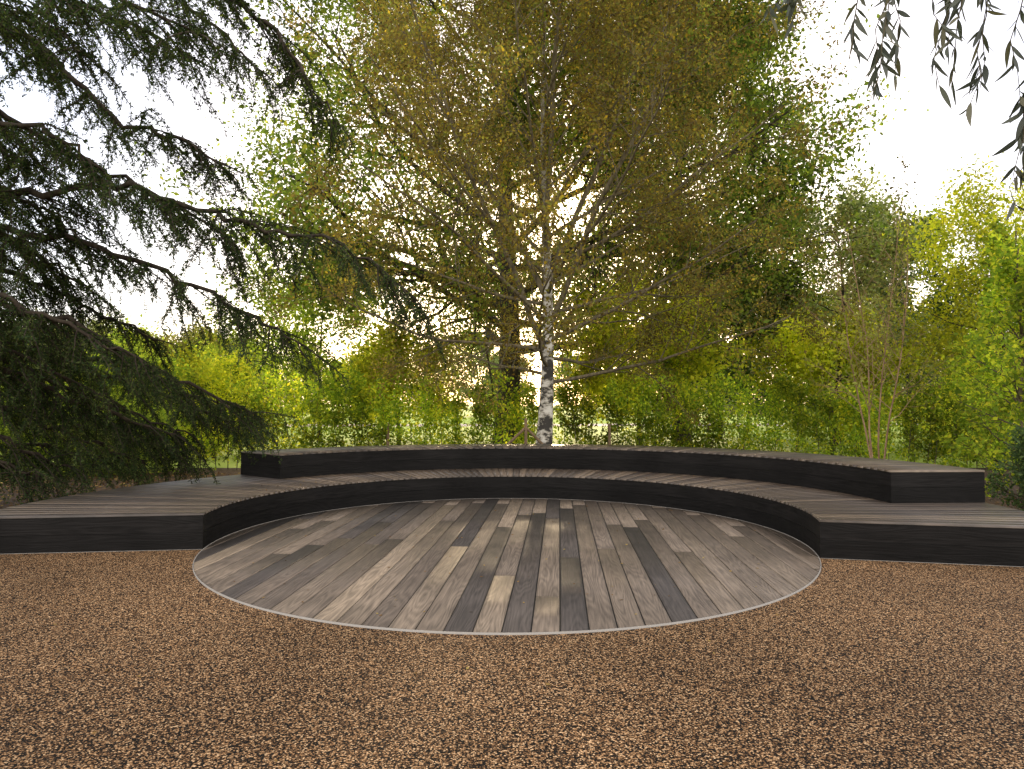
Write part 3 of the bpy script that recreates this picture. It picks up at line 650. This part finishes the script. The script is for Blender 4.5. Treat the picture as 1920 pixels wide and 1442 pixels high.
hang(2.62,3.3,3.4,2.60,-0.10,24); hang(2.6,3.25,3.5,2.85,-0.04,22); hang(2.7,3.3,3.5,2.64,-0.04,24);hang(2.65,3.35,3.4,2.7,-0.06,20)
V,F=tubes(polys,8,4,0.02); new_obj("trunk",mk_mesh("eucalyptus_trunk",V,F,M_hstem,smooth=True),e)
VV=[];FF=[];AA=[]
for pts,m in twigs:
    for k in range(m):
        u=(0.25+0.75*random.random())*8; j=min(int(u),7); p=pts[j].lerp(pts[j+1],u-j)
        d=Vector((random.gauss(0,.55),random.gauss(0,.55),-1)).normalized(); s=perp(d); Lf=random.uniform(0.08,0.15); wf=Lf*random.uniform(0.14,0.21)
        cv=d.cross(s)*random.uniform(-.25,.25)+s*random.uniform(-.4,.4)
        st=len(VV); r=random.random(); seg=6
        for q in range(seg+1):
            t=q/seg; c0=p+d*(Lf*t)+cv*(Lf*t*t*0.6); ww=wf*0.5*math.sin(pi*min(1,t*0.97+0.02)**0.8)
            VV+= [tuple(c0+s*ww),tuple(c0-s*ww)]; AA+=[r,r]
        for q in range(seg): a=st+2*q; FF.append((a,a+1,a+3,a+2))
new_obj("crown",mk_mesh("eucalyptus_crown",VV,FF,ML_euc,{"rnd":AA,"clump":np.ones(len(AA))}),e)

# ------------------------------------------------------------------ fallen leaves
rs=np.random.RandomState(9)
def litter(P,size,nm):
    n=len(P); D=rs.normal(size=(n,3)); D[:,2]*=0.15
    D=nrm(D); Nn=nrm(np.stack([rs.normal(size=n)*.25,rs.normal(size=n)*.25,np.ones(n)],1)); S=nrm(np.cross(D,Nn))
    L_=size*(0.6+0.8*rs.rand(n))[:,None]
    V=np.stack([P,P+D*L_*.45+S*L_*.3,P+D*L_,P+D*L_*.45-S*L_*.3],1).reshape(-1,3); V[:,2]+=0.004
    o=new_obj(nm,mk_mesh(nm,V,np.arange(4*n).reshape(n,4),ML_lit,{"rnd":np.repeat(rs.rand(n),4),"clump":np.ones(4*n)})); o["kind"]="stuff"
    o["label"]="scattered small dry fallen leaves"; o["category"]="fallen leaves"
a=rs.rand(170)*2*pi; rr=3.3*np.sqrt(rs.rand(170)); P1=np.stack([CX+rr*np.cos(a),CY+rr*np.sin(a),np.full(170,0.014)],1)
a=np.radians(20+rs.rand(150)*140); rr=3.6+rs.rand(150)*1.0; P2=np.stack([CX+rr*np.cos(a),CY+rr*np.sin(a),np.full(150,0.402)],1)
P3=np.stack([rs.uniform(-6,6,160),rs.uniform(2.5,6.6,160),np.full(160,0.004)],1)
P3=P3[np.hypot(P3[:,0]-CX,P3[:,1]-CY)>3.5]
P4=np.stack([rs.uniform(-13,-5.6,9000),rs.uniform(7.6,16,9000),np.full(9000,0.004)],1)
P4=P4[np.hypot(P4[:,0]-CX,P4[:,1]-CY)>6.0]
P5=np.stack([rs.uniform(6.1,9,700),rs.uniform(7.2,12,700),np.full(700,0.004)],1)
litter(np.concatenate([P1,P2,P3]),0.03,"fallen_leaves"); litter(np.concatenate([P4,P5]),0.055,"leaf_litter")
